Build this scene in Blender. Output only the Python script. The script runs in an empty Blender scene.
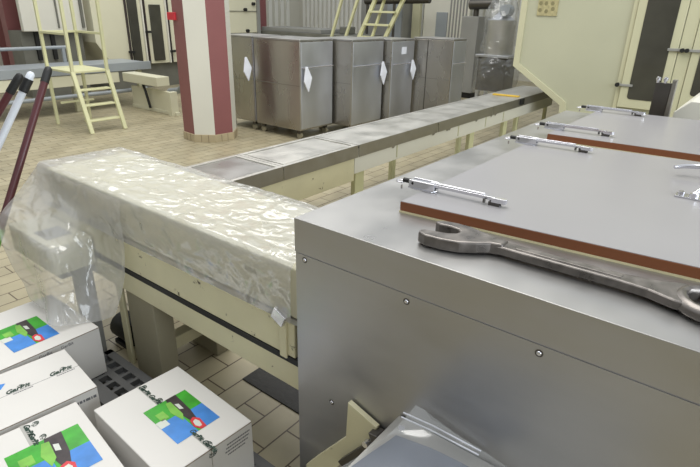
import bpy, bmesh, math, random
from mathutils import Vector, Matrix, noise
R = math.radians
random.seed(7)
sc = bpy.context.scene
col = sc.collection

# ---------------------------------------------------------------- camera, world, light, exposure
CAM = Vector((0, 0, 1.5))
fw = Vector((0.7286626, 0.56169831, -0.39184923))
rt = Vector((0.61770432, -0.78610822, 0.02180016))
up = Vector((0.29579079, 0.25793192, 0.91977113))
cd = bpy.data.cameras.new('camera'); cam = bpy.data.objects.new('camera', cd); col.objects.link(cam)
cam.matrix_world = Matrix(((rt.x, up.x, -fw.x, CAM.x), (rt.y, up.y, -fw.y, CAM.y), (rt.z, up.z, -fw.z, CAM.z), (0, 0, 0, 1)))
cd.sensor_width = 36; cd.lens = 36 * 527.83 / 700; cd.clip_start = .02
sc.camera = cam
w = bpy.data.worlds.new('world'); sc.world = w; w.use_nodes = True
bg = w.node_tree.nodes['Background']; bg.inputs[0].default_value = (.93, .97, 1, 1); bg.inputs[1].default_value = .85

def area(name, loc, target, sx, sy, power, color):
    l = bpy.data.lights.new(name, 'AREA'); l.shape = 'RECTANGLE'; l.size = sx; l.size_y = sy; l.energy = power; l.color = color
    o = bpy.data.objects.new(name, l); col.objects.link(o); o.location = loc
    o.rotation_euler = (Vector(target) - Vector(loc)).to_track_quat('-Z', 'Y').to_euler()
    return o
area('window_daylight', (2.0, -4.8, 2.6), (2.5, 2, .6), 7, 2.4, 330, (.86, .93, 1))
area('background_fill', (4.6, 6.6, 5.2), (4.6, 6.8, 0), 5, 3, 170, (1, .98, .94))  # added fill light that brightens the left background
area('skylight', (2.6, 2.2, 5.6), (2.6, 2.2, 0), 5, 3, 260, (1, .98, .94))
sc.view_settings.view_transform = 'Standard'; sc.view_settings.look = 'None'
sc.view_settings.exposure = -0.07; sc.view_settings.gamma = 1; sc.view_settings.use_curve_mapping = False

# ---------------------------------------------------------------- materials
def srgb(c):
    return tuple((v / 255 / 12.92 if v / 255 <= .04045 else ((v / 255 + .055) / 1.055) ** 2.4) for v in c) + (1,)
def pmat(name, c, rough=.5, metal=0, var=.08, scale=6, stretch=(1, 1, 1), bump=0, bscale=40, spec=.5, dirt=None, dscale=9, dthr=.66):
    m = bpy.data.materials.new(name); m.use_nodes = True; nt = m.node_tree; N = nt.nodes; L = nt.links
    b = N['Principled BSDF']; b.inputs['Roughness'].default_value = rough; b.inputs['Metallic'].default_value = metal
    b.inputs['Specular IOR Level'].default_value = spec
    tc = N.new('ShaderNodeTexCoord'); mp = N.new('ShaderNodeMapping'); mp.inputs['Scale'].default_value = stretch
    L.new(tc.outputs['Object'], mp.inputs[0])
    n = N.new('ShaderNodeTexNoise'); n.inputs['Scale'].default_value = scale; n.inputs['Detail'].default_value = 4
    L.new(mp.outputs[0], n.inputs['Vector'])
    r = N.new('ShaderNodeValToRGB'); cc = srgb(c)
    r.color_ramp.elements[0].position = .3; r.color_ramp.elements[1].position = .7
    r.color_ramp.elements[0].color = tuple(v * (1 - var) for v in cc[:3]) + (1,)
    r.color_ramp.elements[1].color = tuple(min(1, v * (1 + var)) for v in cc[:3]) + (1,)
    L.new(n.outputs[0], r.inputs[0]); out = r.outputs[0]
    if dirt:
        n2 = N.new('ShaderNodeTexNoise'); n2.inputs['Scale'].default_value = dscale; n2.inputs['Detail'].default_value = 8; n2.inputs['Roughness'].default_value = .7
        L.new(tc.outputs['Object'], n2.inputs['Vector'])
        r2 = N.new('ShaderNodeValToRGB'); r2.color_ramp.elements[0].position = dthr; r2.color_ramp.elements[1].position = dthr + .04
        L.new(n2.outputs[0], r2.inputs[0]); mx = N.new('ShaderNodeMixRGB'); L.new(r2.outputs[0], mx.inputs[0]); L.new(out, mx.inputs[1]); mx.inputs[2].default_value = srgb(dirt)
        out = mx.outputs[0]
    L.new(out, b.inputs['Base Color'])
    if bump:
        n3 = N.new('ShaderNodeTexNoise'); n3.inputs['Scale'].default_value = bscale; n3.inputs['Detail'].default_value = 5
        L.new(mp.outputs[0], n3.inputs['Vector'])
        bp = N.new('ShaderNodeBump'); bp.inputs['Strength'].default_value = bump; bp.inputs['Distance'].default_value = .01
        L.new(n3.outputs[0], bp.inputs['Height']); L.new(bp.outputs[0], b.inputs['Normal'])
    return m
def steel(name, c, rough=.33, stretch=(1, 1, 1), scale=7, var=.12, rvar=.1):
    m = pmat(name, c, rough, .86, var, scale, stretch)
    nt = m.node_tree; N = nt.nodes; L = nt.links; b = N['Principled BSDF']
    n = [x for x in N if x.type == 'TEX_NOISE'][0]
    mr = N.new('ShaderNodeMapRange'); mr.inputs['From Min'].default_value = .3; mr.inputs['From Max'].default_value = .7
    mr.inputs['To Min'].default_value = rough - rvar; mr.inputs['To Max'].default_value = rough + rvar
    L.new(n.outputs[0], mr.inputs['Value']); L.new(mr.outputs[0], b.inputs['Roughness'])
    return m
M = {}
M['steel_front'] = steel('brushed_steel_front', (178, 177, 177), .4, (1, 1, 3), 3.2, .06)
M['steel_top'] = steel('brushed_steel_top', (172, 171, 169), .36, (1, 1, 1), 5, .06)
M['steel_conv'] = steel('worn_conveyor_steel', (200, 198, 192), .42, (1, 1, 1), 5, .07)
M['steel_skirt'] = steel('dull_steel_skirt', (150, 147, 140), .42, (1, 1, 1), 9, .1)
M['steel_cab_shaded'] = steel('cabinet_steel_shaded', (172, 168, 160), .3, (1, 1, .5), 2.5, .1)  # darker, browner tone of the side away from the daylight, put into the colour
M['steel_daylit'] = steel('daylit_steel', (200, 203, 210), .4, (1, 1, .5), 3, .08)  # bluish daylight on the door side is put into this steel colour
M['steel_dark'] = steel('dark_steel', (95, 92, 88), .4)
M['forged'] = steel('forged_steel', (126, 121, 117), .34, (1, 1, 1), 30, .3)
M['chrome'] = steel('polished_zinc', (215, 215, 220), .16, (1, 1, 1), 20, .05, .05)
M['cream'] = pmat('chipped_cream_paint', (212, 206, 172), .45, 0, .05, 5, dirt=(70, 58, 40), dscale=14, dthr=.635)
M['cream_clean'] = pmat('cream_paint', (190, 188, 158), .4, 0, .03, 2)
M['cream_panel'] = pmat('cream_panel_paint', (178, 178, 154), .42, 0, .03, 2)
M['oven_cream'] = pmat('oven_cream_paint', (212, 209, 184), .45, 0, .03, 2)
M['taupe'] = pmat('taupe_paint', (150, 144, 122), .5, 0, .06, 5)
M['yellow_paint'] = pmat('pale_yellow_paint', (208, 207, 166), .5, 0, .05, 6)
M['lid_top'] = pmat('grey_laminate', (150, 148, 149), .3, 0, .025, 3, spec=.5)
M['lid_edge'] = pmat('brown_edge_band', (128, 76, 44), .5, 0, .12, 12, (1, .2, 1))
M['seal'] = pmat('cream_seal', (215, 205, 165), .5)
M['black'] = pmat('black_rubber', (22, 22, 22), .55)
M['blackgrime'] = pmat('black_grime', (20, 19, 15), .6, 0, .5, 25, bump=.5)
M['darkglass'] = pmat('dark_window_glass', (66, 65, 58), .12, 0, .2, 3)
M['maroon'] = pmat('maroon_paint', (134, 84, 84), .45, 0, .05, 3)
M['rib_white'] = pmat('ribbed_panel_white', (232, 232, 226), .5, 0, .02, 2)
M['white_paint'] = pmat('white_paint', (214, 212, 200), .5, 0, .03, 2)
M['wall_paint'] = pmat('wall_paint', (205, 203, 192), .7, 0, .04, 1)
M['wall_brown'] = pmat('rear_wall_paint', (150, 147, 140), .7, 0, .05, 1)
M['carton'] = pmat('white_cardboard', (214, 211, 206), .6, 0, .025, 3)
M['carton_dark'] = pmat('carton_seam', (120, 105, 85), .7)
M['ink'] = pmat('dark_green_ink', (38, 62, 50), .6)
M['inkgrey'] = pmat('grey_ink', (105, 105, 108), .6)
M['tape'] = pmat('grey_tape_print', (168, 166, 160), .3)
M['green'] = pmat('label_green', (58, 160, 42), .35, 0, .2, 25)
M['green2'] = pmat('label_light_green', (120, 180, 70), .35, 0, .2, 25)
M['blue'] = pmat('label_blue', (62, 130, 205), .35, 0, .15, 20)
M['labdark'] = pmat('label_dark', (52, 42, 44), .35, 0, .4, 40)
M['red'] = pmat('label_red', (205, 50, 60), .35)
M['labwhite'] = pmat('label_white', (205, 210, 200), .35)
M['pallet'] = pmat('grey_pallet_plastic', (98, 98, 98), .5, 0, .1, 8)
M['pole'] = pmat('maroon_broom_pole', (80, 38, 42), .3)
M['polewhite'] = pmat('white_broom_pole', (215, 220, 228), .3)
M['greenplastic'] = pmat('green_plastic', (120, 175, 90), .4)
M['paper'] = pmat('white_paper', (222, 224, 232), .7)
M['bluegrey'] = pmat('blue_grey_paint', (150, 156, 160), .4, 0, .06, 2)
M['grey'] = pmat('grey_paint', (140, 140, 136), .45, 0, .06, 3)
M['midgrey'] = pmat('mid_grey_machine', (108, 108, 100), .5, 0, .15, 4)
M['greywhite'] = pmat('grey_white_housing', (206, 202, 178), .5, 0, .04, 4)
M['yellow'] = pmat('yellow_plastic', (205, 170, 60), .5)
M['signred'] = pmat('red_plastic', (200, 50, 60), .5)
M['sticker'] = pmat('tan_sticker', (168, 160, 120), .5, 0, .2, 30)
M['stickerink'] = pmat('sticker_ink', (128, 122, 88), .5)
M['bluesheet'] = pmat('blue_grey_sheet', (104, 112, 128), .35, 0, .12, 9)
M['tilebase'] = pmat('skirting_tile', (176, 162, 132), .45, 0, .06, 8)
def floor_mat():
    m = bpy.data.materials.new('floor_tiles'); m.use_nodes = True; nt = m.node_tree; N = nt.nodes; L = nt.links; b = N['Principled BSDF']
    tc = N.new('ShaderNodeTexCoord'); mp = N.new('ShaderNodeMapping'); mp.inputs['Location'].default_value = (-1.106 + .236 * 20, -1.62 + .1205 * 40, 0)
    L.new(tc.outputs['Object'], mp.inputs[0])
    br = N.new('ShaderNodeTexBrick'); br.offset = .5; br.inputs['Scale'].default_value = 1
    br.inputs['Brick Width'].default_value = .236; br.inputs['Row Height'].default_value = .1205; br.inputs['Mortar Size'].default_value = .0035
    br.inputs['Mortar Smooth'].default_value = .2; br.inputs['Bias'].default_value = 0
    br.inputs['Color1'].default_value = srgb((173, 164, 137)); br.inputs['Color2'].default_value = srgb((163, 153, 125)); br.inputs['Mortar'].default_value = srgb((82, 68, 52))
    L.new(mp.outputs[0], br.inputs['Vector'])
    n = N.new('ShaderNodeTexNoise'); n.inputs['Scale'].default_value = 3.5; n.inputs['Detail'].default_value = 5
    L.new(tc.outputs['Object'], n.inputs['Vector'])
    mr = N.new('ShaderNodeMapRange'); mr.inputs['From Min'].default_value = .35; mr.inputs['From Max'].default_value = .65; mr.inputs['To Min'].default_value = .85; mr.inputs['To Max'].default_value = 1.08
    L.new(n.outputs[0], mr.inputs['Value'])
    mx = N.new('ShaderNodeMixRGB'); mx.blend_type = 'MULTIPLY'; mx.inputs[0].default_value = 1
    L.new(br.outputs['Color'], mx.inputs[1]); L.new(mr.outputs[0], mx.inputs[2]); L.new(mx.outputs[0], b.inputs['Base Color'])
    b.inputs['Roughness'].default_value = .42
    bp = N.new('ShaderNodeBump'); bp.inputs['Strength'].default_value = .4; bp.inputs['Distance'].default_value = .004; bp.invert = True
    L.new(br.outputs['Fac'], bp.inputs['Height']); L.new(bp.outputs[0], b.inputs['Normal'])
    return m
M['floor'] = floor_mat()
def film(name, trans, bump, scale, tint=(225, 228, 228), rough=.12, dist=.02, gloss=.10):
    m = bpy.data.materials.new(name); m.use_nodes = True; nt = m.node_tree; N = nt.nodes; L = nt.links
    N.remove(N['Principled BSDF'])
    tc = N.new('ShaderNodeTexCoord'); mp = N.new('ShaderNodeMapping'); mp.inputs['Scale'].default_value = (1.4, .8, 1)
    L.new(tc.outputs['Object'], mp.inputs[0])
    n = N.new('ShaderNodeTexNoise'); n.noise_type = 'RIDGED_MULTIFRACTAL'; n.inputs['Scale'].default_value = scale; n.inputs['Detail'].default_value = 2; n.inputs['Distortion'].default_value = .8
    L.new(mp.outputs[0], n.inputs['Vector'])
    bp = N.new('ShaderNodeBump'); bp.inputs['Strength'].default_value = bump; bp.inputs['Distance'].default_value = dist
    L.new(n.outputs[0], bp.inputs['Height'])
    t = N.new('ShaderNodeBsdfTransparent'); d = N.new('ShaderNodeBsdfDiffuse'); d.inputs[0].default_value = srgb(tint)
    tl = N.new('ShaderNodeBsdfTranslucent'); tl.inputs[0].default_value = srgb(tint)
    md = N.new('ShaderNodeMixShader'); md.inputs[0].default_value = .4; L.new(d.outputs[0], md.inputs[1]); L.new(tl.outputs[0], md.inputs[2])
    m1 = N.new('ShaderNodeMixShader'); m1.inputs[0].default_value = 1 - trans; L.new(t.outputs[0], m1.inputs[1]); L.new(md.outputs[0], m1.inputs[2])
    g = N.new('ShaderNodeBsdfGlossy'); g.inputs['Roughness'].default_value = rough; L.new(bp.outputs[0], g.inputs['Normal'])
    fr = N.new('ShaderNodeLayerWeight'); fr.inputs['Blend'].default_value = .45; L.new(bp.outputs[0], fr.inputs['Normal'])
    mr = N.new('ShaderNodeMapRange'); mr.inputs['To Min'].default_value = gloss; mr.inputs['To Max'].default_value = gloss + .26
    L.new(fr.outputs['Facing'], mr.inputs['Value'])
    m2 = N.new('ShaderNodeMixShader'); L.new(mr.outputs[0], m2.inputs[0]); L.new(m1.outputs[0], m2.inputs[1]); L.new(g.outputs[0], m2.inputs[2])
    L.new(m2.outputs[0], N['Material Output'].inputs[0])
    return m
M['film'] = film('milky_plastic_film', .60, 1, 12, (228, 228, 226), .1, .02, .06)
M['bagfilm'] = film('clear_bag_film', .8, .3, 6)
M['wrapfilm'] = film('stretch_wrap_film', .86, 1, 7, (214, 218, 220), .12, .04, .06)

# ---------------------------------------------------------------- mesh helpers
class MB:
    def __init__(s): s.v = []; s.f = []; s.mi = []; s.sm = []
    def add(s, vs, fs, mi=0, smooth=False):
        o = len(s.v); s.v += [Vector(v) for v in vs]
        for f in fs: s.f.append([o + i for i in f]); s.mi.append(mi); s.sm.append(smooth)
        return s
    def box(s, x0, x1, y0, y1, z0, z1, mi=0, rot=None, piv=None):
        vs = [Vector((x, y, z)) for z in (z0, z1) for y in (y0, y1) for x in (x0, x1)]
        if rot:
            c = Vector(piv) if piv else Vector(((x0 + x1) / 2, (y0 + y1) / 2, (z0 + z1) / 2))
            vs = [c + rot @ (v - c) for v in vs]
        return s.add(vs, [(0, 2, 3, 1), (4, 5, 7, 6), (0, 1, 5, 4), (2, 6, 7, 3), (0, 4, 6, 2), (1, 3, 7, 5)], mi)
    def bar(s, a, b, w, h=None, mi=0, upv=(0, 0, 1)):
        a = Vector(a); b = Vector(b); d = (b - a).normalized(); h = h or w
        u = Vector(upv)
        if abs(d.dot(u)) > .95: u = Vector((0, 1, 0))
        r = d.cross(u).normalized() * w / 2; u = r.cross(d).normalized() * h / 2
        vs = [p + i * r + j * u for p in (a, b) for i, j in ((-1, -1), (1, -1), (1, 1), (-1, 1))]
        return s.add(vs, [(3, 2, 1, 0), (4, 5, 6, 7), (0, 1, 5, 4), (1, 2, 6, 5), (2, 3, 7, 6), (3, 0, 4, 7)], mi)
    def tube(s, pts, r, n=10, mi=0, caps=True):
        pts = [Vector(p) for p in pts]; rs = r if isinstance(r, (list, tuple)) else [r] * len(pts)
        vs = []; fs = []; pu = None
        for i, p in enumerate(pts):
            d = (pts[min(i + 1, len(pts) - 1)] - pts[max(i - 1, 0)]).normalized()
            u = pu if pu else (Vector((0, 0, 1)) if abs(d.z) < .9 else Vector((1, 0, 0)))
            x = d.cross(u).normalized(); u = x.cross(d).normalized(); pu = u
            for k in range(n):
                t = 2 * math.pi * k / n; vs.append(p + rs[i] * (math.cos(t) * x + math.sin(t) * u))
        for i in range(len(pts) - 1):
            for k in range(n):
                a = i * n + k; b = i * n + (k + 1) % n; fs.append((a, b, b + n, a + n))
        o = len(s.v); s.add(vs, fs, mi, True)
        if caps:
            m = len(vs) - n
            s.add([vs[k] for k in range(n)], [tuple(range(n))[::-1]], mi); s.add([vs[m + k] for k in range(n)], [tuple(range(n))], mi)
        return s
    def prism(s, poly, axis, a, b, mi=0):
        # poly: 2d points, axis 'x' -> (y,z), 'y' -> (x,z), 'z' -> (x,y)
        def P(p, t): return {'x': (t, p[0], p[1]), 'y': (p[0], t, p[1]), 'z': (p[0], p[1], t)}[axis]
        n = len(poly); vs = [P(p, a) for p in poly] + [P(p, b) for p in poly]
        return s.add(vs, [tuple(range(n))[::-1], tuple(range(n, 2 * n))] + [(i, (i + 1) % n, n + (i + 1) % n, n + i) for i in range(n)], mi)
    def grid(s, P, mi=0, smooth=True):
        r = len(P); c = len(P[0])
        return s.add([p for row in P for p in row], [(i * c + j, i * c + j + 1, (i + 1) * c + j + 1, (i + 1) * c + j) for i in range(r - 1) for j in range(c - 1)], mi, smooth)
    def build(s, name, mats, parent=None, bevel=0, seg=2, label=None):
        if not isinstance(mats, (list, tuple)): mats = [mats]
        me = bpy.data.meshes.new(name); o = bpy.data.objects.new(name, me)
        org = parent_loc(parent) if parent else Vector((0, 0, 0))
        if not parent:
            xs = [v.x for v in s.v]; ys = [v.y for v in s.v]; zs = [v.z for v in s.v]
            org = Vector(((min(xs) + max(xs)) / 2, (min(ys) + max(ys)) / 2, min(zs)))
            o.location = org
        me.from_pydata([v - org for v in s.v], [], s.f)
        for m in mats: me.materials.append(m if not isinstance(m, str) else M[m])
        for p, mi, sm in zip(me.polygons, s.mi, s.sm): p.material_index = mi; p.use_smooth = sm
        bm = bmesh.new(); bm.from_mesh(me); bmesh.ops.recalc_face_normals(bm, faces=bm.faces); bm.to_mesh(me); bm.free()
        col.objects.link(o)
        if parent: o.parent = parent
        if bevel:
            b = o.modifiers.new('bevel', 'BEVEL'); b.width = bevel; b.segments = seg; b.limit_method = 'ANGLE'; b.angle_limit = R(40)
        if label: o['label'] = label
        return o
def parent_loc(p):
    v = Vector((0, 0, 0))
    while p: v += p.location; p = p.parent
    return v
def thing(name, label, cat, loc=(0, 0, 0), group=None):
    o = bpy.data.objects.new(name, None); o.empty_display_size = .1; col.objects.link(o); o.location = loc
    return tag(o, label, cat, group)
def tag(o, label, cat, group=None):
    o['label'] = label; o['category'] = cat
    if group: o['group'] = group
    return o
def struct(o): o['kind'] = 'structure'; return o
def text(name, body, size, loc, rot, mat, parent, depth=.0004, shear=0, align='CENTER', bold=0):
    cu = bpy.data.curves.new(name, 'FONT'); cu.body = body; cu.size = size; cu.extrude = depth; cu.shear = shear; cu.align_x = align; cu.align_y = 'CENTER'; cu.offset = bold
    t = bpy.data.objects.new(name + '_tmp', cu); col.objects.link(t)
    dg = bpy.context.evaluated_depsgraph_get(); me = bpy.data.meshes.new_from_object(t.evaluated_get(dg))
    bpy.data.objects.remove(t); me.materials.clear(); me.materials.append(M[mat])
    o = bpy.data.objects.new(name, me); col.objects.link(o); o.parent = parent; o.location = loc; o.rotation_euler = rot
    return o

# ---------------------------------------------------------------- room shell
struct(MB().box(-5, 13, -6, 12.2, -.1, 0).build('floor', 'floor'))
f = bpy.data.objects['floor']; f.data.transform(Matrix.Translation(f.location)); f.location = (0, 0, 0)
wl = MB().box(-5, 13, 12, 12.2, 0, 5)
struct(wl.build('wall_left', 'wall_paint'))
wb = MB().box(12.8, 13, -6, 12, 0, 5)
struct(wb.build('wall_back', 'wall_paint'))
struct(MB().box(-5.2, -5, -6, 12.2, 0, 5).build('wall_rear', 'wall_brown'))
struct(MB().box(-5, 13, -6.2, -6, 0, 1.2).box(-5, 13, -6.2, -6, 4, 5).box(6, 13, -6.2, -6, 1.2, 4).build('wall_right', 'wall_brown'))
# maroon and cream cladding strips on the left wall
cl = MB(); 
for x in (4.32, 5.65): cl.box(x, x + .33, 11.96, 12, 0, 4.5)
struct(cl.build('trim_1', 'maroon'))
rib = MB()
for k in range(26):
    x = 6.2 + k * .24; rib.box(x, x + .12, 11.97, 12, .2, 4.5)
struct(rib.build('trim_2', 'rib_white'))
rib = MB()
for k in range(48):
    y = 4.0 + k * .165; rib.box(12.76, 12.8, y, y + .09, .2, 4.5)
struct(rib.build('trim_3', 'rib_white'))

# ---------------------------------------------------------------- steel machine housing (foreground right)
t = thing('steel_machine_housing', 'large brushed stainless steel box housing in the right foreground carrying two grey lids', 'machine', (2.0, -.05, 0))
X0, X1, Y0, Y1 = .917, 3.12, -1.0, .891
m = MB().box(X0, X1, Y0, Y1, .905, 1.0); m.mi = [1, 0, 1, 1, 1, 1]; m.build('top_cover', ['steel_top', 'steel_front'], t, .0012)
MB().box(X0 + .0015, X1 - .002, Y0 + .002, Y1 - .0025, .12, .9048).build('body', 'steel_front', t)
# thin riveted front sheet lapped below the cover
fp = MB().box(X0 - .001, X0 + .002, Y0 + .004, Y1 - .012, .14, .903)
fp.build('front_panel', 'steel_front', t)
for y, z in ((.854, .89), (.538, .885), (.23, .885), (-.08, .885), (.757, .474)):
    c = Vector((X0 - .001, y, z)); MB().tube([c, c + Vector((-.0006, 0, 0))], .0085, 12).build('rivet_ring', 'steel_dark', t)  # thin darker ring around each rivet
    MB().tube([c, c + Vector((-.0025, 0, 0)), c + Vector((-.0035, 0, 0))], [.0055, .005, .003], 10).build('rivet', 'chrome', t)
MB().box(X0 + .1, X0 + .18, Y0 + .1, Y0 + .18, 0, .12).build('foot', 'steel_dark', t)
MB().box(X0 + .1, X0 + .18, Y1 - .2, Y1 - .12, 0, .12).build('foot', 'steel_dark', t)
MB().box(X1 - .2, X1 - .12, Y0 + .1, Y0 + .18, 0, .12).build('foot', 'steel_dark', t)
MB().box(X1 - .2, X1 - .12, Y1 - .2, Y1 - .12, 0, .12).build('foot', 'steel_dark', t)

def clamp(parent, x, y, ang=0, z=1.031):
    """draw latch: pivot block at (x,y), chrome lever running towards -y"""
    rz = Matrix.Rotation(ang, 4, 'Z'); base = Vector((x, y, z))
    def T(p): return base + rz @ Vector(p)
    m = MB()
    m.prism([(-.02, -.045), (.0, -.052), (.016, -.04), (.018, .02), (.008, .034), (-.014, .034), (-.022, .01)], 'z', 0, .004)
    m.box(-.018, -.013, -.05, .03, .004, .026); m.box(.011, .016, -.05, .03, .004, .026)
    m.v = [T(v) for v in m.v]
    b = m.build('latch', 'chrome', parent, .0015)
    m = MB()
    m.prism([(-.011, .03), (.009, .03), (.0095, -.03), (.006, -.06), (.0055, -.19), (.008, -.205), (.008, -.222), (-.008, -.222), (-.008, -.205), (-.0075, -.19), (-.008, -.06), (-.012, -.03)], 'z', .014, .023)
    m.box(-.0045, -.0025, -.19, -.03, .023, .0265); m.box(.0015, .0035, -.19, -.03, .023, .0265)
    m.prism([(-.009, -.212), (.009, -.212), (.008, -.245), (.004, -.252), (-.005, -.252), (-.009, -.245)], 'z', .009, .022)
    m.v = [T(v) for v in m.v]; m.build('lever', 'chrome', b, .002)
    m = MB(); m.tube([(.0, .032, .016), (.0, .056, .016)], .007, 10); m.tube([(-.018, .018, .017), (.018, .018, .017)], .0045, 8)
    m.v = [T(v) for v in m.v]; m.build('hook', 'black', b)
    m = MB(); pts = [(.012 * math.sin(a), .066 + .012 * math.cos(a), .01) for a in [2 * math.pi * k / 12 for k in range(13)]]
    m.tube(pts, .0022, 6); m.tube([(0, .062, -.012), (0, .062, .0)], .003, 6)
    m.v = [T(v) for v in m.v]; m.build('catch_eye', 'chrome', b)
    m = MB(); m.tube([(-.013, -.195, .006), (-.013, -.195, .016)], .004, 8); m.tube([(.013, -.203, .004), (.013, -.203, .012)], .003, 8); m.box(-.0085, -.007, -.235, -.205, .0, .01); m.box(.007, .0085, -.235, -.205, .0, .01)
    m.v = [T(v) for v in m.v]; m.build('foot_pin', 'steel_dark', b)
def lid(label, xa, xb, slope, y0, y1, clamps):
    t = thing('access_hatch', label, 'hatch', ((xa + xb) / 2, (y0 + y1) / 2, 1.0))
    def q(yy, x): return (x + slope * (y1 - yy), yy)
    P = [q(y1, xa), q(y1, xb), q(y0, xb), q(y0, xa)]
    def ins(d): return [(P[0][0] + d, P[0][1] - d), (P[1][0] - d, P[1][1] - d), (P[2][0] - d, P[2][1] + d), (P[3][0] + d, P[3][1] + d)]
    MB().prism(ins(-.0015), 'z', 1.0, 1.005).build('seal', 'seal', t)
    MB().prism(P, 'z', 1.005, 1.0295).build('edge_band', 'lid_edge', t, .001)
    MB().prism(ins(.0012), 'z', 1.0295, 1.031).build('panel', 'lid_top', t)
    for (x, y, a) in clamps: clamp(t, x, y, a)
    return t
L1 = lid('larger grey lid with brown edge nearest the camera, beside the big spanner', 1.134, 2.13, .098, -.9, .707, [(1.262, .722, .05), (2.03, .716, .05)])
L2 = lid('farther grey lid with brown edge, at the far end of the steel housing', 2.275, 3.1, .06, -.9, .708, [(2.39, .728, .05), (3.02, .73, .03)])
# curved lever handle in the middle of the near lid
hb = MB().tube([(1.70, .10, 1.031), (1.70, .10, 1.046)], .012, 12)
hb.tube([(1.715, .132, 1.031), (1.715, .132, 1.043)], .008, 10); hb.tube([(1.685, .06, 1.031), (1.685, .06, 1.043)], .008, 10)
hb.box(1.685, 1.725, .04, .145, 1.031, 1.036)
lh = hb.build('lever_handle', 'chrome', L1, .001)
MB().tube([(1.70, .10, 1.045), (1.76, .07, 1.075), (1.84, .04, 1.085), (1.93, .06, 1.08), (1.965, .1, 1.068), (1.95, .16, 1.062), (1.93, .187, 1.058)], [.006, .007, .008, .009, .009, .008, .006], 8).build('grip', 'chrome', lh)

# ---------------------------------------------------------------- spanner
sp = thing('combination_spanner', 'large worn forged steel spanner lying on the steel housing along the near lid', 'spanner', (1.06, .27, 1.0))
zb, zt = 1.003, 1.031
head = [(.999, .592), (1.012, .596), (1.022, .590), (1.028, .560), (1.034, .535), (1.046, .520), (1.060, .518), (1.070, .528), (1.074, .548), (1.072, .578), (1.078, .592), (1.090, .592),
        (1.101, .575), (1.106, .545), (1.104, .51), (1.092, .475), (1.082, .445), (1.079, .41), (1.045, .41), (1.040, .435), (1.020, .460), (1.000, .490), (.990, .530), (.989, .57)]
head = [(x - .003 + (y - .41) * -.05, y - .03) for x, y in head]
MB().prism(head, 'z', zb, zt).build('open_jaw', 'forged', sp, .005, 3)
sh = MB(); ys = [.43, .38, .3, .2, .12, .06]; 
sh.prism([(1.038, .41), (1.080, .41), (1.079, .34), (1.0845, .14), (1.095, .09), (1.118, .045), (1.118, .03), (1.026, .03), (1.026, .045), (1.040, .09), (1.043, .14), (1.038, .34)], 'z', 1.006, 1.026)
sh.build('shaft', 'forged', sp, .005, 3)
MB().prism([(1.050, .355), (1.069, .355), (1.0745, .14), (1.056, .14)], 'z', 1.0255, 1.0275).build('shaft_rib', 'forged', sp, .001)
rg = MB(); n = 24; cx, cy = 1.072, -.012
outer = []; 
vs = []; fs = []
prof = [(.062, 1.004), (.066, 1.012), (.062, 1.024), (.052, 1.030), (.046, 1.030), (.039, 1.024), (.039, 1.004)]
for k in range(n):
    a = 2 * math.pi * k / n
    for i, (r_, z) in enumerate(prof):
        rr = r_ if i < 5 else r_ * (1.0 + (.10 if k % 2 == 0 else -.04))
        vs.append((cx + rr * math.cos(a), cy + rr * math.sin(a), z))
m_ = len(prof)
for k in range(n):
    for i in range(m_):
        a = k * m_ + i; b = k * m_ + (i + 1) % m_; c = ((k + 1) % n) * m_ + (i + 1) % m_; d = ((k + 1) % n) * m_ + i
        fs.append((a, b, c, d))
rg.add(vs, fs, 0, True); rg.build('ring_end', 'forged', sp)

# ---------------------------------------------------------------- covered conveyor (left middle)
cc = thing('covered_conveyor', 'cream painted conveyor with a boxed hood, under the plastic sheet', 'conveyor', (1.15, 1.7, 0))
yn, yf = .896, 2.46
MB().box(.953, 1.335, yn + .02, yf - .02, .66, .825).build('hood', 'greywhite', cc, .006)
MB().box(.947, 1.345, yn, yf, .643, .66).build('hood_flange', 'steel_skirt', cc, .001)
MB().box(.945, .985, yn + .03, yf + .02, .525, .643).build('upper_rail', 'cream', cc, .003)
MB().box(1.31, 1.35, yn + .03, yf + .02, .525, .643).build('upper_rail', 'cream', cc, .003)
MB().box(.9425, 1.33, yn, yf, .503, .524).build('slot_shade', 'black', cc)  # solid flush strip, its black paints the shade inside the slot
MB().box(.943, .985, yn, yf + .04, .415, .503).build('lower_rail', 'cream', cc, .003)
MB().box(1.31, 1.35, yn, yf + .04, .415, .503).build('lower_rail', 'cream', cc, .003)
MB().box(.98, 1.315, yn + .02, yf + .05, .53, .6).build('belt', 'steel_dark', cc, .02)
MB().box(.938, .966, .955, .985, .515, .66).build('end_bracket', 'cream', cc, .003)
MB().box(.925, .975, .95, 1.0, .64, .68, rot=Matrix.Rotation(R(25), 3, 'X')).build('end_clip', 'chrome', cc, .002)
for x in (.955, 1.24):
    MB().box(x, x + .085, 1.715, 1.91, .0, .414).build('leg', 'taupe', cc, .004)
MB().box(1.0, 1.28, 1.78, 1.84, .1, .16).build('cross_brace', 'cream', cc, .003)
MB().box(.96, .975, 1.96, 2.0, .0, .414).build('stay', 'cream', cc, .002)

# drive housing beside the conveyor end
dh = thing('drive_housing', 'grey-white box housing wrapped in plastic beside the hooded conveyor end', 'machine part', (.85, 2.29, 0))
MB().box(.772, .94, 2.09, 2.49, .475, .60).build('casing', 'greywhite', dh, .004)
MB().box(.80, .90, 2.18, 2.30, .60, .603).build('plate', 'grey', dh)
MB().box(.88, .935, 2.13, 2.22, 0, .475).build('pedestal', 'grey', dh, .003)
MB().box(.80, .94, 2.12, 2.36, .44, .475).build('bracket', 'grey', dh, .003)
gm = MB().tube([(1.06, 2.06, .07), (1.06, 2.2, .07)], .065, 16); gm.box(1.0, 1.12, 2.08, 2.18, 0, .02)
tag(gm.build('electric_motor', 'black'), 'small black motor on the floor beneath the hooded conveyor', 'motor')

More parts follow.
